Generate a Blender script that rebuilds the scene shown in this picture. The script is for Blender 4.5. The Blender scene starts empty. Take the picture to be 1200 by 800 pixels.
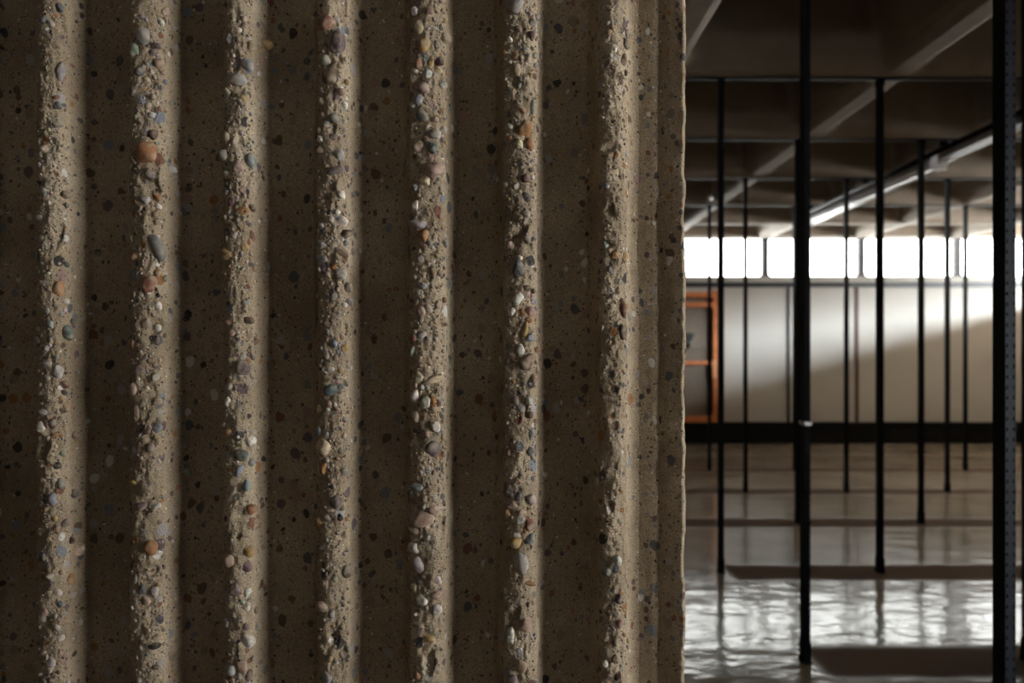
import bpy, bmesh, math, random
import numpy as np
from mathutils import Vector, Matrix, noise as mnoise

C = bpy.context.scene.collection
random.seed(7)
rng = np.random.RandomState(11)

# ------------------------------------------------------------------ camera
F = 960.0                 # focal length in pixels of the 1200 px frame
EYE = 1.28                # camera height (m)
HZ = 412.0                # horizon row
cam_d = bpy.data.cameras.new('camera')
cam = bpy.data.objects.new('camera', cam_d); C.objects.link(cam)
cam.location = (0, 0, EYE); cam.rotation_euler = (math.pi / 2, 0, 0)
cam_d.sensor_width = 36.0
cam_d.lens = 36.0 * F / 1200.0
cam_d.shift_y = (HZ - 400.0) / 1200.0
cam_d.clip_start = 0.05
cam_d.dof.use_dof = True
cam_d.dof.focus_distance = 0.955
cam_d.dof.aperture_fstop = 5.2
bpy.context.scene.camera = cam

# ------------------------------------------------------------------ world, sun, exposure
sc = bpy.context.scene
vs = sc.view_settings
vs.view_transform = 'Standard'; vs.look = 'None'; vs.gamma = 1.0
vs.use_curve_mapping = False
vs.exposure = 0.2
w = bpy.data.worlds.new('overcast_sky'); sc.world = w; w.use_nodes = True
nt = w.node_tree
bg = nt.nodes['Background']
bg.inputs['Color'].default_value = (1.0, 0.985, 0.955, 1)
bg.inputs['Strength'].default_value = 13.0
# bright sunlit ground below the horizon, overcast sky above
w_tc = nt.nodes.new('ShaderNodeTexCoord'); w_sep = nt.nodes.new('ShaderNodeSeparateXYZ')
nt.links.new(w_tc.outputs['Generated'], w_sep.inputs[0])
w_r = nt.nodes.new('ShaderNodeValToRGB'); nt.links.new(w_sep.outputs[2], w_r.inputs['Fac'])
w_m = nt.nodes.new('ShaderNodeMapRange'); nt.links.new(w_sep.outputs[2], w_m.inputs['Value'])
w_m.inputs['From Min'].default_value = -.08; w_m.inputs['From Max'].default_value = .02
w_m.inputs['To Min'].default_value = 27.0; w_m.inputs['To Max'].default_value = 13.0
nt.links.new(w_m.outputs[0], bg.inputs['Strength'])
nt.nodes.remove(w_r)

sun_d = bpy.data.lights.new('sun', 'SUN')
sun_d.energy = 7.0; sun_d.angle = math.radians(7); sun_d.color = (0.88, 0.95, 1.0)
sun = bpy.data.objects.new('sun', sun_d); C.objects.link(sun)
sun.rotation_euler = Vector((-0.62, 0.78, -0.121)).to_track_quat('-Z', 'Y').to_euler()


def portal(name, loc, direction, sx, sy):
    d = bpy.data.lights.new(name, 'AREA'); d.shape = 'RECTANGLE'; d.size = sx; d.size_y = sy
    d.cycles.is_portal = True
    o = bpy.data.objects.new(name, d); C.objects.link(o); o.location = loc
    o.rotation_euler = Vector(direction).to_track_quat('-Z', 'Z').to_euler()
    return o


WALL_Y = 11.5             # far wall
WIN_LO, WIN_HI = 2.334, 2.871
BEAM_Z = 2.871
R_X = 7.75                 # right wall of the far half
NR_X = 2.2                # right wall of the near half
NG_Y0, NG_Y1, NG_Z0, NG_Z1 = -0.55, 0.69, 0.4, 2.25     # unseen near side opening, added and sized to light the ribs
portal('portal_far', (4.92, WALL_Y + .06, (WIN_LO + WIN_HI) / 2), (0, -1, 0), 5.4, .54)
SIDE_LO = 2.0
portal('portal_side', (R_X + .06, 7.75, (SIDE_LO + WIN_HI) / 2), (-1, 0, 0), 7.0, .87)
FILL_OPENING = (1.5, 1.95, 1.1, 1.75)       # unseen opening behind the camera, added as front fill: x0 x1 z0 z1
portal('portal_front', ((FILL_OPENING[0] + FILL_OPENING[1]) / 2, -5.06, (FILL_OPENING[2] + FILL_OPENING[3]) / 2), (0, 1, 0), FILL_OPENING[1] - FILL_OPENING[0], FILL_OPENING[3] - FILL_OPENING[2])
portal('portal_near', (NR_X + .06, (NG_Y0 + NG_Y1) / 2, (NG_Z0 + NG_Z1) / 2), (-1, 0, 0), NG_Y1 - NG_Y0, NG_Z1 - NG_Z0)

try:
    sc.cycles.max_bounces = 8
    sc.cycles.diffuse_bounces = 5
    sc.cycles.use_denoising = True
    sc.cycles.sample_clamp_indirect = 6.0
except Exception:
    pass


# ------------------------------------------------------------------ helpers
def link_mesh(name, me, mat, parent=None):
    o = bpy.data.objects.new(name, me); C.objects.link(o)
    if mat and not me.materials: me.materials.append(mat)
    if parent: o.parent = parent
    return o


def obj(name, bm, mat, parent=None, smooth=False):
    me = bpy.data.meshes.new(name)
    bmesh.ops.recalc_face_normals(bm, faces=bm.faces)
    bm.to_mesh(me); bm.free()
    if smooth:
        me.polygons.foreach_set('use_smooth', [True] * len(me.polygons))
    return link_mesh(name, me, mat, parent)


def tag(o, label, cat, group=None):
    o['label'] = label; o['category'] = cat
    if group: o['group'] = group
    return o


def thing(name, loc, label, cat, group=None):
    o = bpy.data.objects.new(name, None); C.objects.link(o); o.location = loc
    o.empty_display_size = .1
    return tag(o, label, cat, group)


def struct(name, bm, mat):
    o = obj(name, bm, mat); o['kind'] = 'structure'
    return o


def box(bm, x0, x1, y0, y1, z0, z1, bev=0.0):
    v = [bm.verts.new(p) for p in ((x0, y0, z0), (x1, y0, z0), (x1, y1, z0), (x0, y1, z0),
                                   (x0, y0, z1), (x1, y0, z1), (x1, y1, z1), (x0, y1, z1))]
    fs = [bm.faces.new([v[i] for i in q]) for q in
          ((3, 2, 1, 0), (4, 5, 6, 7), (0, 1, 5, 4), (1, 2, 6, 5), (2, 3, 7, 6), (3, 0, 4, 7))]
    if bev > 0:
        es = list({e for f in fs for e in f.edges})
        bmesh.ops.bevel(bm, geom=es, offset=bev, segments=2, affect='EDGES', profile=.6)
    return bm


def B(*a, **k):
    return box(bmesh.new(), *a, **k)


# ------------------------------------------------------------------ materials
def new_mat(name):
    m = bpy.data.materials.new(name); m.use_nodes = True
    n = m.node_tree.nodes; l = m.node_tree.links
    return m, n, l, n['Principled BSDF']


def plain(name, col, rough=.5, metal=0.0, var=.15, scale=30, spec=.5, bump=0.0):
    m, n, l, p = new_mat(name)
    tc = n.new('ShaderNodeTexCoord'); nz = n.new('ShaderNodeTexNoise')
    nz.inputs['Scale'].default_value = scale; nz.inputs['Detail'].default_value = 5
    l.new(tc.outputs['Object'], nz.inputs['Vector'])
    r = n.new('ShaderNodeValToRGB'); l.new(nz.outputs['Fac'], r.inputs['Fac'])
    r.color_ramp.elements[0].position = .3; r.color_ramp.elements[1].position = .7
    r.color_ramp.elements[0].color = tuple(c * (1 - var) for c in col) + (1,)
    r.color_ramp.elements[1].color = tuple(min(1, c * (1 + var)) for c in col) + (1,)
    l.new(r.outputs['Color'], p.inputs['Base Color'])
    p.inputs['Roughness'].default_value = rough; p.inputs['Metallic'].default_value = metal
    p.inputs['Specular IOR Level'].default_value = spec
    if bump:
        b = n.new('ShaderNodeBump'); b.inputs['Strength'].default_value = bump
        b.inputs['Distance'].default_value = .003
        l.new(nz.outputs['Fac'], b.inputs['Height']); l.new(b.outputs['Normal'], p.inputs['Normal'])
    return m


PEB = {  # stone colours (linear)
    'W': (.76, .74, .70), 'L': (.42, .40, .41), 'G': (.22, .22, .22), 'S': (.09, .10, .12),
    'K': (.025, .028, .034), 'B': (.23, .27, .32), 'T': (.07, .12, .13), 'P': (.14, .10, .12),
    'M': (.09, .035, .035), 'R': (.22, .09, .06), 'O': (.36, .17, .06), 'Y': (.42, .27, .09),
    'C': (.60, .50, .35), 'E': (.34, .27, .19), 'D': (.13, .08, .055), 'N': (.40, .27, .23),
    'V': (.27, .31, .27),
}


def concrete_mat(name, flush=1.0):
    m, n, l, p = new_mat(name)
    tc = n.new('ShaderNodeTexCoord')
    def noise(scale, detail=6, rough=.6, vec=None):
        t = n.new('ShaderNodeTexNoise'); t.inputs['Scale'].default_value = scale
        t.inputs['Detail'].default_value = detail; t.inputs['Roughness'].default_value = rough
        l.new(vec or tc.outputs['Object'], t.inputs['Vector']); return t
    def ramp(src, stops, interp='LINEAR'):
        r = n.new('ShaderNodeValToRGB'); r.color_ramp.interpolation = interp
        e = r.color_ramp.elements
        while len(e) > 1: e.remove(e[-1])
        e[0].position = stops[0][0]; e[0].color = tuple(stops[0][1]) + (1,)
        for pos, c in stops[1:]:
            q = e.new(pos); q.color = tuple(c) + (1,)
        l.new(src, r.inputs['Fac']); return r
    def mix(fac, a, b):
        x = n.new('ShaderNodeMix'); x.data_type = 'RGBA'
        l.new(fac, x.inputs[0])
        l.new(a, x.inputs[6]); l.new(b, x.inputs[7]); return x.outputs[2]
    def math_(op, a, b=None, clamp=False):
        x = n.new('ShaderNodeMath'); x.operation = op; x.use_clamp = clamp
        for i, s in enumerate((a, b)):
            if s is None: continue
            if isinstance(s, (int, float)): x.inputs[i].default_value = s
            else: l.new(s, x.inputs[i])
        return x.outputs[0]
    base = ramp(noise(9, 8).outputs['Fac'], [(.3, (.34, .265, .175)), (.52, (.47, .38, .265)), (.72, (.61, .515, .375))])
    sand = ramp(noise(620, 3, .7).outputs['Fac'], [(.32, (.40, .40, .40)), (.5, (.9, .9, .9)), (.68, (1.35, 1.33, 1.28))])
    mm = n.new('ShaderNodeMix'); mm.data_type = 'RGBA'; mm.blend_type = 'MULTIPLY'; mm.inputs[0].default_value = .8
    l.new(base.outputs['Color'], mm.inputs[6]); l.new(sand.outputs['Color'], mm.inputs[7])
    col = mm.outputs[2]
    height = None
    # pebbles lying flush in the cast surface, three sizes
    distort = noise(60, 2)
    for scale, rad, keep, seed in ((250, .34, .36, 3.1), (115, .38, .40, 7.7), (62, .36, .55, 1.3)):
        mp = n.new('ShaderNodeMapping'); mp.inputs['Location'].default_value = (seed, seed * 2, seed * 3)
        mp.inputs['Scale'].default_value = (1.0, .7, .8)
        va = n.new('ShaderNodeVectorMath'); va.operation = 'MULTIPLY_ADD'
        va.inputs[1].default_value = (.008, .008, .008)
        l.new(distort.outputs['Color'], va.inputs[0]); l.new(tc.outputs['Object'], va.inputs[2])
        l.new(va.outputs[0], mp.inputs['Vector'])
        v = n.new('ShaderNodeTexVoronoi'); v.inputs['Scale'].default_value = scale
        l.new(mp.outputs[0], v.inputs['Vector'])
        sep = n.new('ShaderNodeSeparateColor'); l.new(v.outputs['Color'], sep.inputs[0])
        r_ = math_('MULTIPLY_ADD', sep.outputs[1], rad * .6)
        n_ = r_.node; n_.inputs[2].default_value = rad * .55
        inside = math_('MULTIPLY', math_('SUBTRACT', r_, v.outputs['Distance']), 14, True)
        kept = math_('GREATER_THAN', sep.outputs[0], keep)
        fac = math_('MULTIPLY', inside, kept)
        fac = math_('MULTIPLY', fac, .88 * flush)
        stops = [(0, PEB['S']), (.10, PEB['L']), (.2, PEB['D']), (.3, PEB['P']), (.38, PEB['E']), (.48, PEB['G']),
                 (.56, PEB['R']), (.62, PEB['O']), (.68, PEB['K']), (.76, PEB['N']), (.83, PEB['W']), (.88, PEB['E']), (.94, PEB['B'])]
        pc = ramp(sep.outputs[2], stops, 'CONSTANT')
        col = mix(fac, col, pc.outputs['Color'])
        height = fac if height is None else math_('ADD', height, fac)
    # air holes
    v = n.new('ShaderNodeTexVoronoi'); v.inputs['Scale'].default_value = 150
    l.new(tc.outputs['Object'], v.inputs['Vector'])
    sep = n.new('ShaderNodeSeparateColor'); l.new(v.outputs['Color'], sep.inputs[0])
    hole = math_('MULTIPLY', math_('MULTIPLY', math_('SUBTRACT', .17, v.outputs['Distance']), 20, True),
                 math_('GREATER_THAN', sep.outputs[0], .78))
    bl = n.new('ShaderNodeRGB'); bl.outputs[0].default_value = (.03, .022, .016, 1)
    col = mix(math_('MULTIPLY', hole, .85), col, bl.outputs[0])
    l.new(col, p.inputs['Base Color'])
    p.inputs['Roughness'].default_value = .78
    p.inputs['Specular IOR Level'].default_value = .35
    fine = noise(480, 6, .75)
    h = math_('ADD', math_('MULTIPLY', fine.outputs['Fac'], 1.0), math_('MULTIPLY', height, .25))
    h = math_('SUBTRACT', h, math_('MULTIPLY', hole, 1.6))
    b = n.new('ShaderNodeBump'); b.inputs['Strength'].default_value = 1.0; b.inputs['Distance'].default_value = .0022
    l.new(h, b.inputs['Height']); l.new(b.outputs['Normal'], p.inputs['Normal'])
    return m


def pebble_mat():
    m, n, l, p = new_mat('pebble_stone')
    at = n.new('ShaderNodeAttribute'); at.attribute_name = 'stone'
    tc = n.new('ShaderNodeTexCoord')
    nz = n.new('ShaderNodeTexNoise'); nz.inputs['Scale'].default_value = 330; nz.inputs['Detail'].default_value = 6
    nz.inputs['Roughness'].default_value = .7
    l.new(tc.outputs['Object'], nz.inputs['Vector'])
    r = n.new('ShaderNodeValToRGB'); l.new(nz.outputs['Fac'], r.inputs['Fac'])
    r.color_ramp.elements[0].position = .3; r.color_ramp.elements[1].position = .7
    r.color_ramp.elements[0].color = (.55, .52, .48, 1); r.color_ramp.elements[1].color = (1.25, 1.23, 1.2, 1)
    x = n.new('ShaderNodeMix'); x.data_type = 'RGBA'; x.blend_type = 'MULTIPLY'; x.inputs[0].default_value = .9
    l.new(at.outputs['Color'], x.inputs[6]); l.new(r.outputs['Color'], x.inputs[7])
    # cement dust left on the stones
    n2 = n.new('ShaderNodeTexNoise'); n2.inputs['Scale'].default_value = 120; n2.inputs['Detail'].default_value = 5
    l.new(tc.outputs['Object'], n2.inputs['Vector'])
    r2 = n.new('ShaderNodeValToRGB'); l.new(n2.outputs['Fac'], r2.inputs['Fac'])
    r2.color_ramp.elements[0].position = .46; r2.color_ramp.elements[1].position = .66
    r2.color_ramp.elements[1].color = (.7, .7, .7, 1)
    x2 = n.new('ShaderNodeMix'); x2.data_type = 'RGBA'
    l.new(r2.outputs['Color'], x2.inputs[0]); l.new(x.outputs[2], x2.inputs[6]); x2.inputs[7].default_value = (.36, .305, .225, 1)
    l.new(x2.outputs[2], p.inputs['Base Color'])
    p.inputs['Roughness'].default_value = .6
    b = n.new('ShaderNodeBump'); b.inputs['Strength'].default_value = .5; b.inputs['Distance'].default_value = .0008
    l.new(nz.outputs['Fac'], b.inputs['Height']); l.new(b.outputs['Normal'], p.inputs['Normal'])
    return m


def floor_mat():
    """polished cement floor; matte brown footprints of the old shelving rows"""
    m, n, l, p = new_mat('polished_cement_floor')
    tc = n.new('ShaderNodeTexCoord')
    sep = n.new('ShaderNodeSeparateXYZ'); l.new(tc.outputs['Object'], sep.inputs[0])
    def M(op, a, b=None, c=None, clamp=False):
        x = n.new('ShaderNodeMath'); x.operation = op; x.use_clamp = clamp
        for i, s in enumerate((a, b, c)):
            if s is None: continue
            if isinstance(s, (int, float)): x.inputs[i].default_value = s
            else: l.new(s, x.inputs[i])
        return x.outputs[0]
    def N(scale, d=5, vec=None, rough=.55):
        t = n.new('ShaderNodeTexNoise'); t.inputs['Scale'].default_value = scale; t.inputs['Detail'].default_value = d
        t.inputs['Roughness'].default_value = rough
        l.new(vec or tc.outputs['Object'], t.inputs['Vector']); return t
    wob = N(3.0, 4).outputs['Fac']
    # distance from the nearest shelving row centre (rows every 1.37 m from 2.02)
    yy = M('ADD', M('SUBTRACT', sep.outputs[1], 2.02), M('MULTIPLY', M('SUBTRACT', wob, .5), .10))
    k = M('SUBTRACT', M('FRACT', M('DIVIDE', M('ADD', yy, .685), 1.37)), .5)
    dist = M('MULTIPLY', M('ABSOLUTE', k), 1.37)
    strip = M('MULTIPLY', M('SUBTRACT', .205, dist), 13, clamp=True)
    start = M('MULTIPLY', M('SUBTRACT', sep.outputs[0], 1.22), 16, clamp=True)
    stop = M('MULTIPLY', M('SUBTRACT', 10.3, sep.outputs[1]), 9, clamp=True)
    mask = M('MULTIPLY', M('MULTIPLY', strip, start), stop)
    r = n.new('ShaderNodeValToRGB'); l.new(N(1.6, 8).outputs['Fac'], r.inputs['Fac'])
    r.color_ramp.elements[0].position = .3; r.color_ramp.elements[1].position = .7
    r.color_ramp.elements[0].color = (.26, .22, .165, 1); r.color_ramp.elements[1].color = (.36, .31, .24, 1)
    x = n.new('ShaderNodeMix'); x.data_type = 'RGBA'; l.new(mask, x.inputs[0])
    l.new(r.outputs['Color'], x.inputs[6]); x.inputs[7].default_value = (.19, .145, .115, 1)
    # scuffs
    sc_ = N(22, 3, rough=.4).outputs['Fac']
    r3 = n.new('ShaderNodeValToRGB'); l.new(sc_, r3.inputs['Fac'])
    r3.color_ramp.elements[0].position = .70; r3.color_ramp.elements[1].position = .76
    x3 = n.new('ShaderNodeMix'); x3.data_type = 'RGBA'; l.new(M('MULTIPLY', r3.outputs['Color'], .6), x3.inputs[0])
    l.new(x.outputs[2], x3.inputs[6]); x3.inputs[7].default_value = (.07, .05, .035, 1)
    l.new(x3.outputs[2], p.inputs['Base Color'])
    rr = M('MULTIPLY_ADD', N(7, 4).outputs['Fac'], .12, .06)
    rough = M('ADD', rr, M('MULTIPLY', mask, .6))
    l.new(rough, p.inputs['Roughness'])
    l.new(M('MULTIPLY_ADD', mask, -.085, .085), p.inputs['Specular IOR Level'])
    mp = n.new('ShaderNodeMapping'); mp.inputs['Scale'].default_value = (.7, 1.15, 1.0)
    l.new(tc.outputs['Object'], mp.inputs['Vector'])
    h = M('ADD', M('MULTIPLY', N(5.5, 2, mp.outputs[0]).outputs['Fac'], 1.0), M('MULTIPLY', N(24, 2).outputs['Fac'], .16))
    b = n.new('ShaderNodeBump'); b.inputs['Strength'].default_value = 1.0; b.inputs['Distance'].default_value = .0048
    l.new(h, b.inputs['Height']); l.new(b.outputs['Normal'], p.inputs['Normal'])
    return m


def glass_mat():
    m = bpy.data.materials.new('window_glass'); m.use_nodes = True
    n = m.node_tree.nodes; l = m.node_tree.links
    n.remove(n['Principled BSDF']); out = n['Material Output']
    t = n.new('ShaderNodeBsdfTransparent'); t.inputs[0].default_value = (.95, .97, .97, 1)
    g = n.new('ShaderNodeBsdfGlossy'); g.inputs['Roughness'].default_value = .03
    fr = n.new('ShaderNodeFresnel'); fr.inputs[0].default_value = 1.45
    mx = n.new('ShaderNodeMixShader'); l.new(fr.outputs[0], mx.inputs[0])
    l.new(t.outputs[0], mx.inputs[1]); l.new(g.outputs[0], mx.inputs[2]); l.new(mx.outputs[0], out.inputs[0])
    return m


M_CONC = concrete_mat('exposed_aggregate_concrete')
M_PEB = pebble_mat()
M_FLOOR = floor_mat()
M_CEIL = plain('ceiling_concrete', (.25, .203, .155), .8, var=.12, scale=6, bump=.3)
M_WALL = plain('pale_wall_panel', (.50, .485, .445), .6, var=.04, scale=2)
M_SIDE = plain('side_wall_plaster', (.30, .25, .19), .8, var=.1, scale=2)
M_STEEL = plain('black_enamelled_steel', (.007, .008, .011), .5, var=.3, scale=18, spec=.08)
M_BAND = plain('black_heater_steel', (.006, .006, .006), .6, var=.2, spec=.15)
M_FRAME = plain('grey_window_frame', (.05, .05, .055), .5)
M_SILL = plain('pale_sill', (.42, .42, .38), .5, var=.05)
M_DARK = plain('dark_rail', (.02, .024, .035), .4)
M_ORANGE = plain('orange_stained_wood', (.62, .20, .06), .5, var=.2, scale=12)
M_BACK = plain('cabinet_back', (.22, .18, .14), .8, var=.1)
M_LAMP = plain('silver_lamp_housing', (.72, .72, .74), .32, metal=.6, var=.08, scale=9)
M_TUBE = plain('unlit_tube', (.80, .80, .80), .25, var=.02)
M_CHROME = plain('worn_zinc', (.35, .35, .35), .35, metal=1.0)
M_BROWN = plain('brown_joint_strip', (.10, .035, .025), .5)
M_LEAF = plain('dark_leaf', (.02, .022, .02), .6, var=.3)
M_GLASS = glass_mat()

# ------------------------------------------------------------------ room shell
struct('floor', B(-4.0, R_X + .2, -5.2, WALL_Y + .2, -.12, 0), M_FLOOR)

BX0, BXS = .86, 1.353      # beam lines running away from the camera
BY0, BYS = 2.02, 1.37      # beam lines across


def ceiling():
    bm = bmesh.new()
    zb = BEAM_Z
    NC = 6
    def loop(cx, cy, hx, hy, r, z):
        pts = []
        for sx, sy, a0 in ((1, 1, 0), (-1, 1, 90), (-1, -1, 180), (1, -1, 270)):
            for k in range(NC + 1):
                a = math.radians(a0 + 90 * k / NC)
                pts.append(bm.verts.new((cx + sx * (hx - r) + r * math.cos(a), cy + sy * (hy - r) + r * math.sin(a), z)))
        return pts
    def bridge(a, b):
        n = len(a)
        for i in range(n):
            j = (i + 1) % n
            try: bm.faces.new((a[i], a[j], b[j], b[i]))
            except ValueError: pass
    ix = range(-4, 7); iy = range(-6, 8)
    for i in ix:
        for j in iy:
            x0 = BX0 + BXS * i; x1 = x0 + BXS; y0 = BY0 + BYS * j; y1 = y0 + BYS
            y1 = min(y1, WALL_Y + .3)
            if y0 > WALL_Y: continue
            cx, cy, hx, hy = (x0 + x1) / 2, (y0 + y1) / 2, (x1 - x0) / 2, (y1 - y0) / 2
            outer = []
            inner = loop(cx, cy, hx - .052, hy - .052, .05, zb)
            for v in inner:
                dx, dy = (v.co.x - cx) / (hx - .052), (v.co.y - cy) / (hy - .052)
                s = 1 / max(abs(dx), abs(dy))
                outer.append(bm.verts.new((cx + dx * s * hx, cy + dy * s * hy, zb)))
            bridge(outer, inner)
            prev = inner
            for ins, dz in ((.060, .003), (.088, .017), (.112, .038), (.126, .062), (.132, .078), (.19, .42), (.205, .445), (.24, .46)):
                nx = loop(cx, cy, hx - ins, hy - ins, .06, zb + dz)
                bridge(prev, nx); prev = nx
            bm.faces.new(prev)
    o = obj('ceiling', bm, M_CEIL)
    o['kind'] = 'structure'
    # slab above
    struct('trim_2', B(-4.6, R_X + 1.1, -6.2, WALL_Y + .2, BEAM_Z + .47, BEAM_Z + .6), M_CEIL)


ceiling()

MULL = [BX0 + BXS * k for k in range(1, 6)]      # 2.213 3.566 4.919 6.272 7.625 8.978
bm = bmesh.new()
box(bm, -4.0, R_X, WALL_Y, WALL_Y + .2, 0, 2.19)
box(bm, -4.0, MULL[0], WALL_Y, WALL_Y + .2, 2.19, BEAM_Z + .47)
box(bm, MULL[4], R_X, WALL_Y, WALL_Y + .2, 2.19, BEAM_Z + .47)
box(bm, MULL[0], MULL[4], WALL_Y, WALL_Y + .2, WIN_HI + .01, BEAM_Z + .47)
struct('wall_back', bm, M_WALL)
struct('trim_1', B(MULL[0], MULL[4], WALL_Y - .05, WALL_Y + .2, 2.25, WIN_LO, bev=.006), M_SILL)
struct('trim_3', B(1.2, R_X, WALL_Y - .035, WALL_Y + .0, 2.185, 2.249), M_DARK)
struct('trim_4', B(3.862, 3.898, WALL_Y - .02, WALL_Y, .3, 2.18), M_DARK)
struct('trim_5', B(4.82, 4.86, WALL_Y - .02, WALL_Y, .3, 2.18), M_BROWN)


def window(k):
    x0, x1 = MULL[k - 1], MULL[k]
    root = bpy.data.objects.new('window_%d' % k, None); C.objects.link(root)
    root.location = ((x0 + x1) / 2, WALL_Y + .06, WIN_LO); root['kind'] = 'structure'
    hx, hz = (x1 - x0) / 2, (WIN_HI + .02 - WIN_LO) / 2
    bm = bmesh.new()
    NC = 5; r = .05
    def ring(y, ins, rr):
        p = []
        for sx, sz, a0 in ((1, 1, 0), (-1, 1, 90), (-1, -1, 180), (1, -1, 270)):
            for q in range(NC + 1):
                a = math.radians(a0 + 90 * q / NC)
                p.append(bm.verts.new((sx * (hx - ins - rr) + rr * math.cos(a), y, hz + sz * (hz - (ins if abs(ins) < .01 else .006) - rr) + rr * math.sin(a))))
        return p
    a, b, c, d = ring(-.04, .0, .002), ring(-.04, .044, r), ring(.04, .044, r), ring(.04, .0, .002)
    for u, v in ((a, b), (b, c), (c, d), (d, a)):
        for i in range(len(u)):
            j = (i + 1) % len(u)
            bm.faces.new((u[i], u[j], v[j], v[i]))
    obj('window_frame', bm, M_FRAME, root)
    obj('glass_pane', B(-hx + .03, hx - .03, -.003, .003, .004, 2 * hz - .004), M_GLASS, root)


for k in range(1, 5): window(k)

# side walls (only the far half of the right one could come into view)
bm = bmesh.new()
box(bm, R_X, R_X + .2, 4.2, WALL_Y, 0, SIDE_LO); box(bm, R_X, R_X + .2, 4.2, WALL_Y, WIN_HI, BEAM_Z + .5)
box(bm, R_X, R_X + .2, 4.2, 4.3, SIDE_LO, WIN_HI); box(bm, R_X, R_X + .2, WALL_Y - .3, WALL_Y, SIDE_LO, WIN_HI)
box(bm, NR_X, R_X, 3.2, 3.3, 0, BEAM_Z + .5); box(bm, R_X, R_X + .2, 3.2, 4.2, 0, BEAM_Z + .5)
box(bm, NR_X, NR_X + .2, -5.2, NG_Y0, 0, BEAM_Z + .5); box(bm, NR_X, NR_X + .2, NG_Y1, 3.3, 0, BEAM_Z + .5)
box(bm, NR_X, NR_X + .2, NG_Y0, NG_Y1, 0, NG_Z0); box(bm, NR_X, NR_X + .2, NG_Y0, NG_Y1, NG_Z1, BEAM_Z + .5)
struct('wall_right', bm, M_SIDE)
struct('wall_left', B(-4.0, -3.8, -5.2, WALL_Y, 0, BEAM_Z + .5), M_SIDE)
bm = bmesh.new()
box(bm, -4.0, FILL_OPENING[0], -5.2, -5.0, 0, BEAM_Z + .5); box(bm, FILL_OPENING[1], NR_X, -5.2, -5.0, 0, BEAM_Z + .5)
box(bm, FILL_OPENING[0], FILL_OPENING[1], -5.2, -5.0, 0, FILL_OPENING[2]); box(bm, FILL_OPENING[0], FILL_OPENING[1], -5.2, -5.0, FILL_OPENING[3], BEAM_Z + .5)
struct('wall_front', bm, M_SIDE)

# ------------------------------------------------------------------ ribbed concrete wall
D = .95                    # distance of the rib faces
PX = D / F                 # metres per photo pixel on that plane
GD = .047                  # groove depth


def wx(px): return (px - 600.0) * PX
def wz(py): return EYE + (HZ - py) * PX


_lat = rng.rand(64, 512, 512).astype(np.float32)


def vn(u, v, seed):
    L = _lat[seed % 64]
    iu = np.floor(u).astype(int); iv = np.floor(v).astype(int)
    fu = u - iu; fv = v - iv
    fu = fu * fu * (3 - 2 * fu); fv = fv * fv * (3 - 2 * fv)
    a = L[iu & 511, iv & 511]; b = L[(iu + 1) & 511, iv & 511]
    c = L[iu & 511, (iv + 1) & 511]; d = L[(iu + 1) & 511, (iv + 1) & 511]
    return (a * (1 - fu) + b * fu) * (1 - fv) + (c * (1 - fu) + d * fu) * fv - .5


def fbm(u, v, seed, oct=4, gain=.5):
    s = 0; a = 1.0
    for k in range(oct):
        s = s + a * vn(u * 2.03 ** k + 17.3 * k, v * 2.03 ** k + 9.1 * k, seed + k)
        a *= gain
    return s


def worley(u, v, seed):
    L1, L2 = _lat[seed % 64], _lat[(seed + 1) % 64]
    iu = np.floor(u).astype(int); iv = np.floor(v).astype(int)
    best = np.full(u.shape, 9.0)
    for du in (-1, 0, 1):
        for dv in (-1, 0, 1):
            cu, cv = iu + du, iv + dv
            px = cu + L1[cu & 511, cv & 511]; py = cv + L2[cu & 511, cv & 511]
            best = np.minimum(best, (px - u) ** 2 + (py - v) ** 2)
    return np.sqrt(best)


zs = np.concatenate([np.arange(0.0, .80, .03), np.arange(.80, 1.80, .0019), np.arange(1.80, BEAM_Z - .02, .03), [BEAM_Z - .001]])
NZ = len(zs)

# (tip left px, tip right px) of every rib, left to right
TIPS = [(-400, -363), (-290, -254), (-180, -144), (-70, -35), (40, 74), (150, 190), (260, 294), (371, 407), (480, 521), (591, 629), (703, 736)]


def mesh_grid(name, X, Y, Z, parent, mat):
    """one mesh from a grid of points (rows = height, columns along the profile)"""
    nz, nc = X.shape
    co = np.stack([X, Y, Z], -1).reshape(-1, 3).astype(np.float32)
    i = np.arange(nz - 1)[:, None] * nc + np.arange(nc - 1)[None, :]
    q = np.stack([i, i + 1, i + 1 + nc, i + nc], -1).reshape(-1, 4)
    me = bpy.data.meshes.new(name)
    me.vertices.add(len(co)); me.vertices.foreach_set('co', co.ravel())
    me.loops.add(q.size); me.loops.foreach_set('vertex_index', q.ravel().astype(np.int32))
    me.polygons.add(len(q))
    me.polygons.foreach_set('loop_start', np.arange(0, q.size, 4, dtype=np.int32))
    me.polygons.foreach_set('loop_total', np.full(len(q), 4, dtype=np.int32))
    me.polygons.foreach_set('use_smooth', np.ones(len(q), dtype=bool))
    me.update(calc_edges=True)
    return link_mesh(name, me, mat, parent)


def seg(n, end=False):
    return np.linspace(0, 1, n, endpoint=end)


def ease(t):                       # flank curve: fillet at the foot, straight above
    return np.where(t < .25, 2 * t * t, (t - .125) * 1.0) / .875


def common_disp(S, Z, seed):
    """slight waviness of cast concrete, in metres"""
    return .0012 * fbm(S / .05, Z / .16, seed, 3) + .0005 * fbm(S / .006, Z / .008, seed + 5, 3)


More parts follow.
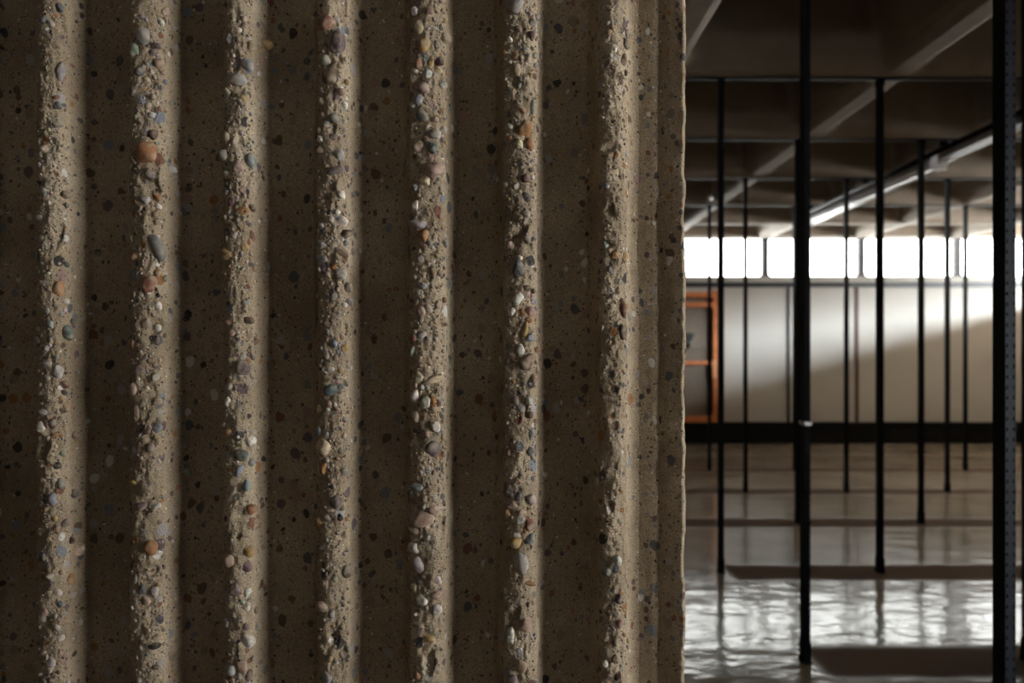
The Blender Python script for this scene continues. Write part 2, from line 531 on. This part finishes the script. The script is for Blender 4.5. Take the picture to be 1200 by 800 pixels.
def rib_surface(k):
    tl, tr = TIPS[k]
    last = (k == len(TIPS) - 1)
    wl = 17.0; wr = 15.0 if not last else 18.0
    gdr = GD if not last else .034
    xl0, xl, xr, xr0 = wx(tl - wl), wx(tl), wx(tr), wx(tr + wr)
    nT = 30
    tL, tT, tR = seg(20), seg(nT), seg(22, True)
    Z = np.repeat(zs[:, None], 20 + nT + 22, 1)
    seed = 3 * k + 1
    z1 = zs[:, None]
    jl = .0026 * fbm(z1 / .03, z1 * 0 + k * 3.3, seed, 4)      # ragged edges of the broken face
    jr = .0020 * fbm(z1 / .035, z1 * 0 + k * 5.1 + 40, seed + 2, 4)
    XL, XR = xl + jl, xr + jr
    thL = (1 - tL) * math.pi / 2; thR = tR * math.pi / 2
    Xa = XL + (xl0 - XL) * (.75 * (1 - np.cos(thL)) + .25 * (1 - tL))[None, :]
    Ya = D + .0060 + (GD - .0060) * np.sin(thL)[None, :] + 0 * z1
    Xb = XL + (XR - XL) * tT[None, :]
    sg = 2 * tT - 1
    crown = np.where(sg < 0, .0060, .0085) * np.abs(sg) ** 2.3
    Yb = D + crown[None, :] + 0 * z1
    Xc = XR + (xr0 - XR) * (.8 * (1 - np.cos(thR)) + .2 * tR)[None, :]
    Yc = D + .0085 + (gdr - .0085) * np.sin(thR)[None, :] + 0 * z1
    X = np.concatenate([Xa, Xb, Xc], 1); Y = np.concatenate([Ya, Yb, Yc], 1)
    rough = np.concatenate([np.clip((tL - .86) / .14, 0, 1) * .6, .6 + .4 * np.sin(math.pi * tT), np.clip((.16 - tR) / .16, 0, 1) * .6])[None, :]
    S = np.concatenate([Xa, Xb, Xc], 1)
    s_arc = S + (Y - D) * .6
    wl_ = worley(s_arc / .0085, Z / .0095, seed + 3)
    ws_ = worley(s_arc / .0042, Z / .0046, seed + 6)
    d = (.0055 * fbm(s_arc / .022, Z / .034, seed, 3, .5)
         - .0026 * np.clip(.75 - wl_, 0, 1) + .0010
         - .0013 * np.clip(.7 - ws_, 0, 1)
         + .0016 * fbm(s_arc / .004, Z / .004, seed + 9, 3, .6))
    pit = np.clip(fbm(s_arc / .016, Z / .019, seed + 12, 2) - .28, 0, 1) * .030
    Y = Y + rough * (.85 * d + .6 * pit)
    edge = np.ones(Y.shape[1]); edge[0] = 0; edge[-1] = 0
    c = common_disp(s_arc, Z, 40) * edge[None, :] * (1 - rough)
    Y = Y + c
    X = X + c * .5
    return X, Y, Z, (20, 20 + nT)


wall = thing('ribbed_concrete_wall', (-.2, D + .2, 0),
             'rough brown concrete wall with deep vertical ribs and exposed pebbles filling the left of the photo', 'wall')
ribs = []; RIB_OBS = []
MI = wall.matrix_world.inverted() if False else None
OFF = np.array([-.2, D + .2, 0.0])
for k in range(len(TIPS)):
    X, Y, Z, cols = rib_surface(k)
    ribs.append((X, Y, cols))
    RIB_OBS.append(mesh_grid('concrete_rib', X - OFF[0], Y - OFF[1], Z, wall, M_CONC))

# grooves between the ribs, the flat strip at the end, and the end face: one body
verts = []; faces = []; base = 0
def add_grid(X, Y, Z):
    global base
    nz, nc = X.shape
    verts.append(np.stack([X - OFF[0], Y - OFF[1], Z], -1).reshape(-1, 3))
    i = np.arange(nz - 1)[:, None] * nc + np.arange(nc - 1)[None, :]
    faces.append(np.stack([i, i + 1, i + 1 + nc, i + nc], -1).reshape(-1, 4) + base)
    base += nz * nc
for k in range(len(TIPS) - 1):
    xa = ribs[k][0][:, -1:]; xb = ribs[k + 1][0][:, :1]
    t = seg(26, True)[None, :]
    X = xa + (xb - xa) * t; Z = np.repeat(zs[:, None], 26, 1)
    e = np.sin(math.pi * t) ** .3
    Y = D + GD + e * (common_disp(X, Z, 44) + .0012 * fbm(X / .012, Z / .014, 30, 3)) + .002 * np.sin(math.pi * t)
    add_grid(X, Y, Z)
# end strip: px 756..803, then the ragged arris and the return
xa = ribs[-1][0][:, -1:]; ya = ribs[-1][1][:, -1:]
t = seg(40, True)[None, :]; Z = np.repeat(zs[:, None], 40, 1)
xe = wx(804.5) * (D + .030) / D * 1.0
xe = 203.5 / F * (D + .020) + .0030 * fbm(zs[:, None] / .03, zs[:, None] * 0, 51, 4)
X = xa + (xe - xa) * t
Y = ya + (np.sin(math.pi * t) ** .3) * (common_disp(X, Z, 46) + .0016 * fbm(X / .010, Z / .011, 33, 4))
Y = Y - .019 * np.clip(t, 0, .9) + .0035 * np.exp(-((t - .45) / .10) ** 2) + .010 * np.clip((t - .90) / .10, 0, 1) ** 2 - .002 * np.clip((t-.6)/.3, 0, 1)
Y = Y + .0035 * fbm(X / .007, Z / .009, 36, 3) * np.clip((t - .80) / .2, 0, 1)
add_grid(X, Y, Z)
x2 = X[:, -1:]; y2 = Y[:, -1:]
t2 = seg(20, True)[None, :]; Z = np.repeat(zs[:, None], 20, 1)
X = x2 + 0 * t2 + .001 * fbm(t2 * 40, Z / .01, 38, 3) * np.clip(t2 * 6, 0, 1); X = X - .004 * t2
Y = y2 + (D + .34 - y2) * t2
add_grid(X, Y, Z)
xb_, yb_ = X[:, -1:], Y[:, -1:]
t3 = seg(6, True)[None, :]; Z = np.repeat(zs[:, None], 6, 1)
xleft = ribs[0][0][:, :1]
add_grid(xb_ + (xleft - xb_) * t3, yb_ + 0 * t3, Z)
add_grid(xleft + 0 * t3, D + .34 + (ribs[0][1][:, :1] - D - .34) * t3, Z)
co = np.concatenate(verts).astype(np.float32); q = np.concatenate(faces)
me = bpy.data.meshes.new('grooved_body')
me.vertices.add(len(co)); me.vertices.foreach_set('co', co.ravel())
me.loops.add(q.size); me.loops.foreach_set('vertex_index', q.ravel().astype(np.int32))
me.polygons.add(len(q))
me.polygons.foreach_set('loop_start', np.arange(0, q.size, 4, dtype=np.int32))
me.polygons.foreach_set('loop_total', np.full(len(q), 4, dtype=np.int32))
me.polygons.foreach_set('use_smooth', np.ones(len(q), dtype=bool))
me.update(calc_edges=True)
link_mesh('grooved_body', me, M_CONC, wall)

# ---- pebbles: px, py, width, height (photo pixels on the rib plane), colour; two dark end-rib stones paint in shaded pits
HAND = '''
59 28 9 10 L;51 23 9 12 S;68 7 9 12 S;65 114 8 6 R;68 80 12 22 G;66 124 9 9 S;72 227 12 9 D;66 339 13 18 O;73 353 8 8 W;74 390 15 20 T;91 290 9 8 S;72 451 11 9 R;72 460 9 6 S;51 482 12 9 L;47 501 12 14 W;61 496 9 12 M;73 309 8 7 T;66 546 9 9 K;61 585 9 16 B;75 582 13 11 S;75 637 9 9 M;77 650 14 18 C;56 664 6 10 K;50 654 11 12 S;74 683 11 14 O;66 695 11 9 W;47 726 10 12 L;68 749 10 8 W;58 777 12 13 L;77 739 7 8 W;68 709 8 8 S
167 41 20 20 G;186 24 10 9 W;157 60 14 18 V;182 53 14 9 P;184 72 13 13 N;178 62 8 9 P;164 84 11 10 S;179 157 12 13 M;173 179 24 28 O;156 184 9 14 R;174 203 13 14 P;191 195 14 9 W;183 231 11 8 O;183 241 9 7 W;171 234 10 10 L;156 251 6 9 R;175 135 14 9 L;182 288 18 36 G;175 332 17 22 R;183 359 9 10 W;181 385 11 10 W;199 303 8 9 D;194 441 6 7 S;155 403 6 15 O;156 456 10 17 N;159 484 9 18 E;184 502 10 10 B;156 528 9 14 K;173 505 10 9 D;201 559 12 12 V;165 593 12 12 P;181 593 11 9 W;176 642 17 18 O;166 692 11 13 S;180 693 10 14 L;170 705 12 12 N;180 757 18 8 K;182 747 13 9 C;155 565 9 8 Y
280 35 9 6 W;268 44 10 14 G;289 75 16 18 B;299 38 20 14 Y;292 53 12 12 E;291 188 13 20 B;269 188 7 6 M;276 93 22 14 L;264 224 9 10 S;271 236 8 12 M;269 377 14 10 R;290 375 14 10 D;267 472 10 13 W;292 518 14 13 W;282 533 20 14 T;282 431 18 18 P;301 309 9 12 V;274 563 14 13 E;281 551 8 15 B;287 570 11 14 B;292 598 14 14 O;268 657 14 16 N;287 665 14 13 P;275 690 16 16 P;289 695 7 12 W;297 694 7 8 R;288 712 9 11 W;289 753 17 19 W;270 786 15 14 L;290 792 9 14 M;264 733 8 12 L;290 647 18 14 Y
381 28 20 18 R;395 51 20 28 P;379 70 14 15 V;388 90 20 22 D;404 95 9 8 O;399 107 14 10 N;403 122 9 9 W;392 138 12 12 G;375 162 8 7 W;397 181 14 14 L;392 200 22 11 P;400 228 9 12 W;386 249 7 7 K;399 258 16 14 W;404 273 16 12 D;376 287 9 11 G;377 303 15 11 S;400 321 14 13 W;391 312 9 9 O;397 294 24 10 N;387 457 16 14 T;398 453 7 9 T;384 480 5 5 W;373 505 8 15 B;378 524 18 18 C;392 403 9 9 B;400 395 8 8 N;379 548 10 16 O;390 570 9 6 K;373 580 6 8 O;394 588 16 16 P;383 607 9 10 P;398 607 7 10 K;374 612 9 16 O;377 641 11 6 K;377 711 14 14 N;401 709 6 7 S;383 793 13 14 B
486 10 9 12 W;491 31 12 18 E;498 52 14 17 Y;490 74 11 13 R;505 72 8 14 Y;514 70 11 14 M;487 58 8 8 M;501 87 11 11 W;512 81 11 9 C;487 82 8 6 W;494 102 20 14 N;491 116 12 12 B;494 135 14 18 S;508 157 20 12 L;489 171 14 13 N;507 173 13 14 T;508 198 22 20 N;498 212 13 13 C;487 219 8 9 B;486 240 11 11 W;491 262 20 12 L;497 275 13 15 O;513 356 9 10 N;493 365 12 12 N;484 395 9 10 R;494 392 11 9 L;483 410 7 14 V;505 445 22 10 C;486 464 12 17 W;499 472 14 15 W;487 490 13 14 E;510 499 12 13 W;513 473 7 8 D;505 526 20 18 P;489 571 18 10 B;496 609 26 20 N;508 597 13 11 N;491 662 14 20 L;484 690 10 11 E;513 681 10 10 W;510 697 13 9 N;511 716 13 13 W;495 704 13 14 W;496 678 10 6 M;501 749 14 11 Y;487 721 6 6 W;489 791 10 12 O
603 6 22 22 G;622 41 11 11 M;608 33 10 10 D;598 45 7 7 W;614 152 17 20 O;620 168 11 17 O;608 169 10 10 C;606 81 12 14 E;609 99 6 8 G;624 126 7 20 V;616 209 12 12 M;617 231 12 12 S;608 314 16 21 S;597 287 7 12 N;607 350 14 13 W;600 364 9 9 W;620 365 13 14 N;620 375 12 9 O;615 388 9 20 Y;610 411 11 15 W;595 423 6 10 K;617 423 18 20 D;621 396 9 11 B;620 470 9 11 W;620 486 12 10 D;623 510 8 14 B;621 529 10 11 S;596 530 8 8 M;597 578 14 12 K;607 582 9 12 S;621 585 13 15 L;600 592 14 10 N;611 600 10 9 C;620 615 11 17 R;595 602 8 10 Y;605 634 18 14 Y;621 632 12 13 B;612 658 16 28 L;619 683 17 6 O;599 747 12 22 W;615 733 16 16 N;612 779 14 18 E;600 796 12 12 P;619 709 7 7 M
733 49 9 14 K;731 70 9 16 D;734 82 7 8 D;735 100 6 9 O;711 218 9 9 B;710 287 8 10 B;720 299 9 8 O;732 301 9 12 Y;730 361 11 24 R;730 388 12 18 M;733 407 7 8 W;723 656 11 12 W;711 670 12 12 V;725 702 9 12 P;726 730 9 13 N;710 777 9 9 W;724 793 9 12 M;720 772 8 10 D
'''
NAME = {'W': 'white', 'L': 'pale grey', 'G': 'grey', 'S': 'slate grey', 'K': 'black', 'B': 'blue-grey', 'T': 'dark teal', 'P': 'purple-grey',
        'M': 'maroon', 'R': 'red-brown', 'O': 'orange-brown', 'Y': 'ochre', 'C': 'cream', 'E': 'beige', 'D': 'dark brown', 'N': 'pink-beige', 'V': 'green-grey'}


def surf_y(x, z):
    iz = int(np.clip(np.searchsorted(zs, z), 0, NZ - 1))
    for X, Y, cols in ribs:
        if X[iz, 0] <= x <= X[iz, -1]:
            r = X[iz]
            c = int(np.argmin(np.abs(r - x)))
            i0, i1 = max(0, iz - 2), iz + 3
            return float(np.median(Y[i0:i1, max(0, c - 2):c + 3]))
    return D + GD


def ico(sub):
    bm = bmesh.new(); bmesh.ops.create_icosphere(bm, subdivisions=sub, radius=1)
    v = np.array([p.co[:] for p in bm.verts]); f = np.array([[q.index for q in g.verts] for g in bm.faces]); bm.free()
    return v, f


ICO2, ICO3 = ico(2), ico(3)


def stone(px, py, w_, h_, colr, sub, lift=.30, rs=None):
    """vertices of one embedded stone in wall space"""
    rs = rs or random
    v, f = ICO3 if sub == 3 else ICO2
    v = v.copy()
    # lumpy, slightly faceted
    ph = np.array([rs.random() * 9 for _ in range(3)])
    lump = 1 + .13 * np.sin(v @ np.array([2.1, 1.3, 1.7]) + ph[0]) + .09 * np.sin(v @ np.array([-2.9, 3.1, 1.1]) + ph[1]) + .05 * np.sin(v @ np.array([4.7, -3.3, 5.1]) + ph[2])
    v = v * lump[:, None]
    for _ in range(rs.choice((1, 2, 3))):                 # flats
        nrm = np.array([rs.gauss(0, 1), -abs(rs.gauss(0, .7)), rs.gauss(0, 1)]); nrm /= np.linalg.norm(nrm)
        dd = v @ nrm; lim = rs.uniform(.72, .9)
        v = v - np.clip(dd - lim, 0, 9)[:, None] * nrm[None, :] * .85
    a, b = w_ * PX / 2 * 1.02, h_ * PX / 2 * 1.02
    dep = min(a, b) * rs.uniform(.75, .95)
    v = v * np.array([a, dep, b])
    ang = rs.uniform(-.35, .35)
    ca, sa = math.cos(ang), math.sin(ang)
    v = v @ np.array([[ca, 0, sa], [0, 1, 0], [-sa, 0, ca]])
    x, z = wx(px), wz(py)
    y = surf_y(x, z) + dep * (1 - 2 * lift) * .55
    k_ = .08 if lift in (.31, .22) else .38
    c = (np.array(PEB[colr]) * (1 - k_) + k_ * np.array([.33, .28, .21])) * rs.uniform(.85, 1.15) * np.array([rs.uniform(.94, 1.06) for _ in range(3)])
    return v + np.array([x, y, z]) - OFF, f, np.clip(c, 0, .8)


def stones_mesh(name, lst):
    vs_, fs_, cs_ = [], [], []; n0 = 0
    for v, f, c in lst:
        vs_.append(v); fs_.append(f + n0); cs_.append(np.repeat(np.append(c, 1.0)[None, :], len(v), 0)); n0 += len(v)
    co = np.concatenate(vs_).astype(np.float32); q = np.concatenate(fs_).astype(np.int32)
    me = bpy.data.meshes.new(name)
    me.vertices.add(len(co)); me.vertices.foreach_set('co', co.ravel())
    me.loops.add(q.size); me.loops.foreach_set('vertex_index', q.ravel())
    me.polygons.add(len(q))
    me.polygons.foreach_set('loop_start', np.arange(0, q.size, 3, dtype=np.int32))
    me.polygons.foreach_set('loop_total', np.full(len(q), 3, dtype=np.int32))
    me.polygons.foreach_set('use_smooth', np.ones(len(q), dtype=bool))
    me.update(calc_edges=True)
    ca = me.color_attributes.new('stone', 'FLOAT_COLOR', 'POINT')
    ca.data.foreach_set('color', np.concatenate(cs_).astype(np.float32).ravel())
    return me


hand = []
for line in HAND.strip().splitlines():
    for it in line.split(';'):
        a = it.split(); hand.append((float(a[0]), float(a[1]), float(a[2]), float(a[3]), a[4]))
hand.sort(key=lambda h: -h[2] * h[3])
placed = []
for i, h in enumerate(hand):
    s = stone(*h, 3, lift=.31 if h[4] != 'Y' else .22)
    placed.append((h[0], h[1], (h[2] + h[3]) / 4))
    if i < 100:
        ri = min(range(len(TIPS)), key=lambda q_: abs(sum(TIPS[q_]) / 2 - h[0]))
        o = link_mesh('pebble', stones_mesh('pebble', [s]), M_PEB, RIB_OBS[ri])
        o['label'] = NAME[h[4]] + ' pebble set in the broken rib face'
    else:
        if i == 100: rest = [[] for _ in TIPS]
        rest[min(range(len(TIPS)), key=lambda q_: abs(sum(TIPS[q_]) / 2 - h[0]))].append(s)
# the many smaller stones between them
COLS = 'LLGGSKEEENNDPWBRMOVYCGDLE'
cell = {}
def near(px, py, r):
    ci, cj = int(px // 16), int(py // 16)
    for a in (-1, 0, 1):
        for b in (-1, 0, 1):
            for (qx, qy, qr) in cell.get((ci + a, cj + b), ()):
                if (qx - px) ** 2 + (qy - py) ** 2 < (qr * .85 + r * .85) ** 2: return True
    return False
def put(px, py, r): cell.setdefault((int(px // 16), int(py // 16)), []).append((px, py, r))
for p_ in placed: put(*p_)
dens = lambda k, py: max(0.0, .52 + 1.5 * float(vn(np.array([k * 7.7]), np.array([py / 75.0]), 60)[0]))
for k, (tl, tr) in enumerate(TIPS):
    onframe = k >= 3
    for r0, r1, tries in ((5.2, 7.5, 14), (3.4, 5.2, 115), (2.0, 3.4, 430), (1.0, 2.0, 1000)):
        if not onframe: tries //= 3
        if k == 10: tries = int(tries * (.15 if r0 > 2.5 else .45))
        for _ in range(tries):
            px = random.uniform(tl + 1, tr + 1); py = random.uniform(-80, 900)
            r = random.uniform(r0, r1)
            if random.random() > dens(k, py) + (.3 if r < 2 else 0): continue
            if near(px, py, r): continue
            put(px, py, r)
            asp = random.uniform(.75, 1.4)
            rest[k].append(stone(px, py, 2 * r / math.sqrt(asp), 2 * r * math.sqrt(asp), random.choice(COLS), 3 if r > 4.5 else 2, lift=.24 if r > 2 else .34))
for k in range(len(TIPS)):
    o = link_mesh('small_pebbles', stones_mesh('small_pebbles', rest[k]), M_PEB, RIB_OBS[k])
    o['kind'] = 'stuff'

# ------------------------------------------------------------------ steel posts
ROWY = [2.02 + 1.37 * k for k in range(6)]
COLX = [1.213 + .924 * k for k in range(5)]
PW, PDp = .025, .054


def channel_mesh():
    """U shaped upright open at the back with two columns of slots in its front web"""
    bm = bmesh.new()
    z0, z1 = .012, BEAM_Z - .013
    t = .0025; pitch = .0254
    xs = [-PW / 2, -.0100, -.0064, .0064, .0100, PW / 2]
    n = int((z1 - z0) / pitch)
    zz = [z0]
    for i in range(n):
        c = z0 + pitch * (i + .5)
        zz += [c - .0045, c + .0045]
    zz.append(z1)
    hole = lambda i, j: i in (1, 3) and j % 2 == 1
    V = {}
    def vt(i, j, d):
        key = (i, j, d)
        if key not in V: V[key] = bm.verts.new((xs[i], -PDp / 2 + (t if d else 0), zz[j]))
        return V[key]
    for i in range(5):
        for j in range(len(zz) - 1):
            if hole(i, j):
                c = [(i, j), (i + 1, j), (i + 1, j + 1), (i, j + 1)]
                for a in range(4):
                    p, q = c[a], c[(a + 1) % 4]
                    bm.faces.new((vt(*p, 0), vt(*q, 0), vt(*q, 1), vt(*p, 1)))
            else:
                for d in (0, 1):
                    bm.faces.new((vt(i, j, d), vt(i + 1, j, d), vt(i + 1, j + 1, d), vt(i, j + 1, d)))
    for s in (-1, 1):
        xa, xb = s * PW / 2, s * (PW / 2 - t)
        box(bm, min(xa, xb), max(xa, xb), -PDp / 2 + .0002, PDp / 2, z0, z1)
        xa, xb = s * PW / 2, s * (PW / 2 - .009)
        box(bm, min(xa, xb), max(xa, xb), PDp / 2 - t, PDp / 2, z0, z1)
    me = bpy.data.meshes.new('upright'); bmesh.ops.recalc_face_normals(bm, faces=bm.faces); bm.to_mesh(me); bm.free()
    me.materials.append(M_STEEL)
    return me


post0 = thing('steel_post', (0, 0, 0), 'x', 'post', 'black slotted posts')
link_mesh('upright', channel_mesh(), M_STEEL, post0)
bm = bmesh.new(); box(bm, -PW / 2 - .006, PW / 2 + .006, -PDp / 2 - .006, PDp / 2 + .006, 0.0, .008, bev=.002)
box(bm, -PW / 2 - .003, PW / 2 + .003, -PDp / 2 - .003, PDp / 2 + .003, .008, .085, bev=.0015)
obj('foot', bm, M_STEEL, post0)
obj('top_cap', B(-PW / 2 - .004, PW / 2 + .004, -PDp / 2 - .004, PDp / 2 + .004, BEAM_Z - .05, BEAM_Z - .013, bev=.0015), M_STEEL, post0)

POSTS = [
    (1, 1, 'nearest and thickest black slotted steel post, at the right edge of the photo'),
    (2, 1, 'tall black slotted steel post with a shiny clip at mid height'),
    (2, 2, 'sliver of black steel post at the extreme right edge, behind the nearest post'),
    (3, 1, 'black steel post standing at the left end of the second nearest brown floor strip'),
    (3, 2, 'black steel post standing midway between the clip-bearing post and the nearest post'),
    (4, 2, 'black steel post mostly hidden directly behind the post with the shiny clip'),
    (4, 3, 'black steel post just right of the midway post, its top under the long silver lamp'),
    (5, 2, 'thin black steel post just right of the one nearest the concrete wall'),
    (5, 3, 'thin black steel post beside the brown joint strip of the far wall'),
    (5, 4, 'thin black steel post third from the right, beside a window mullion'),
    (6, 2, 'thinnest black steel post in front of the orange cabinet'),
    (6, 3, 'thin black steel post almost hidden left of the doubled pair of posts'),
    (6, 5, 'thinnest black steel post just left of the nearest post'),
]
first = True
for r, c, lab in POSTS:
    if first: p_ = post0; first = False
    else:
        p_ = post0.copy(); C.objects.link(p_)
        for ch in [q for q in post0.children]:
            d_ = ch.copy(); C.objects.link(d_); d_.parent = p_
    p_.location = (COLX[c - 1], ROWY[r - 1], 0); p_['label'] = lab

# shiny clip on the second-row post
cl = thing('shelf_clip', (COLX[0], ROWY[1], 0.985), 'small shiny metal clip round the tall post left of the aisle', 'clip')
bm = bmesh.new()
h_ = .007; o_ = .004
box(bm, -PW / 2 - o_, PW / 2 + o_, -PDp / 2 - o_, -PDp / 2 - .0005, -h_, h_, bev=.0012)
box(bm, -PW / 2 - o_, -PW / 2 - .0005, -PDp / 2 - .0005, PDp / 2, -h_, h_, bev=.0012)
box(bm, PW / 2 + .0005, PW / 2 + o_, -PDp / 2 - .0005, PDp / 2, -h_, h_, bev=.0012)
obj('band', bm, M_CHROME, cl)
for s in (-.008, .008):
    bm = bmesh.new()
    bmesh.ops.create_cone(bm, segments=12, radius1=.0045, radius2=.0035, depth=.006, cap_ends=True,
                          matrix=Matrix.Translation((s, -PDp / 2 - o_ - .003, 0)) @ Matrix.Rotation(math.pi / 2, 4, 'X'))
    obj('rivet', bm, M_CHROME, cl)

# tie bars under the cross beams, over each row
BAR = {3: 'nearest black tie bar under the ceiling, joining the heads of the posts',
       4: 'second black tie bar under the ceiling, beyond the nearest one',
       5: 'third black tie bar under the ceiling, thin and far',
       6: 'farthest black tie bar under the ceiling, close to the windows'}
for r, lab in BAR.items():
    y = ROWY[r - 1]
    bm = bmesh.new()
    box(bm, .55, 6.4, y - .014, y + .014, BEAM_Z - .0125, BEAM_Z - .0005)
    o = obj('tie_bar', bm, M_STEEL); tag(o, lab, 'bar', 'tie bars over the post rows')

# ------------------------------------------------------------------ far wall furniture
cv = thing('baseboard_heater', (4.5, WALL_Y, 0), 'long low black heater cabinet along the foot of the far wall', 'heater')
bm = bmesh.new()
box(bm, -5.5, 4.8, -.12, -.002, .012, .298, bev=.004)
obj('casing', bm, M_BAND, cv)
bm = bmesh.new()
for i in range(4): box(bm, -5.5, 4.8, -.127, -.1195, .215 + .016 * i, .222 + .016 * i)
obj('grille', bm, M_BAND, cv)

cab = thing('display_cabinet', (2.25, WALL_Y, .298), 'orange wooden open cabinet standing on the black heater beside the concrete wall', 'cabinet')
q0, q1 = -.95, .60           # local x extents: right edge near px 843
yb0, yb1 = -.119, -.004
for z0_, z1_, nm, lb in ((1.735, 1.81, 'top_rail', None), (1.60, 1.672, 'shelf', None), (.80, .855, 'shelf', None), (0.0, .085, 'bottom_rail', None)):
    obj(nm, B(q0, q1 - .05, yb0, yb1, z0_ + .0, z1_, bev=.003), M_ORANGE, cab)
for xx in (q0 - .07, q1 - .05):
    obj('side_post', B(xx, xx + .07, yb0, yb1, 0, 1.83, bev=.003), M_ORANGE, cab)
obj('back_panel', B(q0, q1 - .05, -.018, -.004, .085, 1.735), M_BACK, cab)
obj('ledge', B(q0, q1 - .05, -.09, -.018, 1.02, 1.035, bev=.002), M_BACK, cab)
obj('latch_plate', B(q1 - .062, q1 - .004, yb0 - .006, yb0 - .0005, .62, .865, bev=.002), plain('pale_orange_plate', (.80, .36, .16), .45), cab)

pl = thing('potted_plant', (2.47, WALL_Y - .055, 1.3335), 'small dark plant on the thin ledge of the orange cabinet', 'plant')
bm = bmesh.new(); bmesh.ops.create_cone(bm, segments=16, radius1=.022, radius2=.032, depth=.06, cap_ends=True, matrix=Matrix.Translation((0, 0, .031)))
obj('pot', bm, M_LEAF, pl)
bm = bmesh.new()
for i in range(26):
    a = random.uniform(0, 2 * math.pi); l_ = random.uniform(.07, .17); lean = random.uniform(.1, .45)
    dx, dy = math.cos(a), math.sin(a) * .35
    pts = []
    for j in range(5):
        t_ = j / 4; ww = .016 * math.sin(math.pi * min(.98, t_ * .9 + .1))
        cx, cy, cz = dx * lean * l_ * t_ * 1.6, dy * lean * l_ * t_, .06 + l_ * t_ * (1 - .25 * lean * t_) * 1.1
        pts.append((bm.verts.new((cx - ww, cy, cz)), bm.verts.new((cx + ww, cy + .003, cz))))
    for j in range(4): bm.faces.new((pts[j][0], pts[j][1], pts[j + 1][1], pts[j + 1][0]))
obj('leaves', bm, M_LEAF, pl)

# ------------------------------------------------------------------ lamps along the third beam
def strip_lamp(y0, y1, wdt, hgt, label, tubes):
    x = 3.386; top = BEAM_Z - .0325
    t = thing('strip_lamp', (x, (y0 + y1) / 2, top), label, 'lamp', 'strip lamps along the ceiling beam')
    L = (y1 - y0) / 2
    bm = bmesh.new()
    ring = [(-wdt * .32, 0), (wdt * .32, 0), (wdt * .5, -hgt * .55), (wdt * .5, -hgt * .7), (wdt * .2, -hgt * .72), (-wdt * .2, -hgt * .72), (-wdt * .5, -hgt * .7), (-wdt * .5, -hgt * .55)]
    a = [bm.verts.new((p[0], -L, p[1])) for p in ring]; b = [bm.verts.new((p[0], L, p[1])) for p in ring]
    for i in range(8): bm.faces.new((a[i], a[(i + 1) % 8], b[(i + 1) % 8], b[i]))
    bm.faces.new(a); bm.faces.new(list(reversed(b)))
    obj('housing', bm, M_LAMP, t)
    for s in tubes:
        bm = bmesh.new()
        bmesh.ops.create_cone(bm, segments=16, radius1=.013, radius2=.013, depth=2 * L - .08, cap_ends=True,
                              matrix=Matrix.Translation((s, 0, -hgt * .72 - .017)) @ Matrix.Rotation(math.pi / 2, 4, 'X'))
        obj('tube', bm, M_TUBE, t, smooth=True)
    for rr in (4.76, 6.13, 7.5, 8.87):
        if y0 < rr + .07 < y1:
            yy = rr + .07 - (y0 + y1) / 2
            obj('hanger', B(-.02, .02, yy - .01, yy + .01, .0005, .032), M_LAMP, t)
    for e in (-1, 1):
        obj('end_cap', B(-wdt * .45, wdt * .45, e * (L - .02) - .018, e * (L - .02) + .018, -hgt - .004, -hgt * .72 - .0005, bev=.003), M_LAMP, t)


strip_lamp(6.50, 9.35, .155, .11, 'long pale silver strip lamp under the ceiling beam, shining towards the windows', (-.045, .045))
strip_lamp(4.2, 6.44, .085, .075, 'narrower dull strip lamp continuing the silver one towards the camera', (0,))
cd = thing('cable_conduit', (3.268, 7.2, BEAM_Z - .055), 'black conduit running along the left of the silver strip lamps', 'pipe')
bm = bmesh.new()
bmesh.ops.create_cone(bm, segments=14, radius1=.021, radius2=.021, depth=4.2, cap_ends=True, matrix=Matrix.Rotation(math.pi / 2, 4, 'X'))
obj('tube_run', bm, M_STEEL, cd, smooth=True)
for yy in (-1.0, .37, 1.74):
    obj('clamp', B(-.026, .026, yy - .012, yy + .012, .0205, .0545), M_STEEL, cd)

# sprinkler near the left, against the beams
sp = thing('sprinkler', (2.006, 8.3, 2.81), 'small round bright sprinkler head hanging between beams beside the concrete wall', 'sprinkler')
bm = bmesh.new(); bmesh.ops.create_uvsphere(bm, u_segments=20, v_segments=12, radius=.032, matrix=Matrix.Translation((0, 0, .028)) @ Matrix.Diagonal((1, 1, .85, 1)))
obj('head', bm, plain('pale_sprinkler', (.8, .78, .72), .25, metal=.3), sp, smooth=True)
bm = bmesh.new(); bmesh.ops.create_cone(bm, segments=12, radius1=.007, radius2=.007, depth=.47, cap_ends=True, matrix=Matrix.Translation((0, 0, .286)))
obj('stem', bm, M_FRAME, sp)
bm = bmesh.new(); bmesh.ops.create_cone(bm, segments=20, radius1=.02, radius2=.026, depth=.006, cap_ends=True, matrix=Matrix.Translation((0, 0, -.006)))
obj('deflector', bm, M_FRAME, sp)
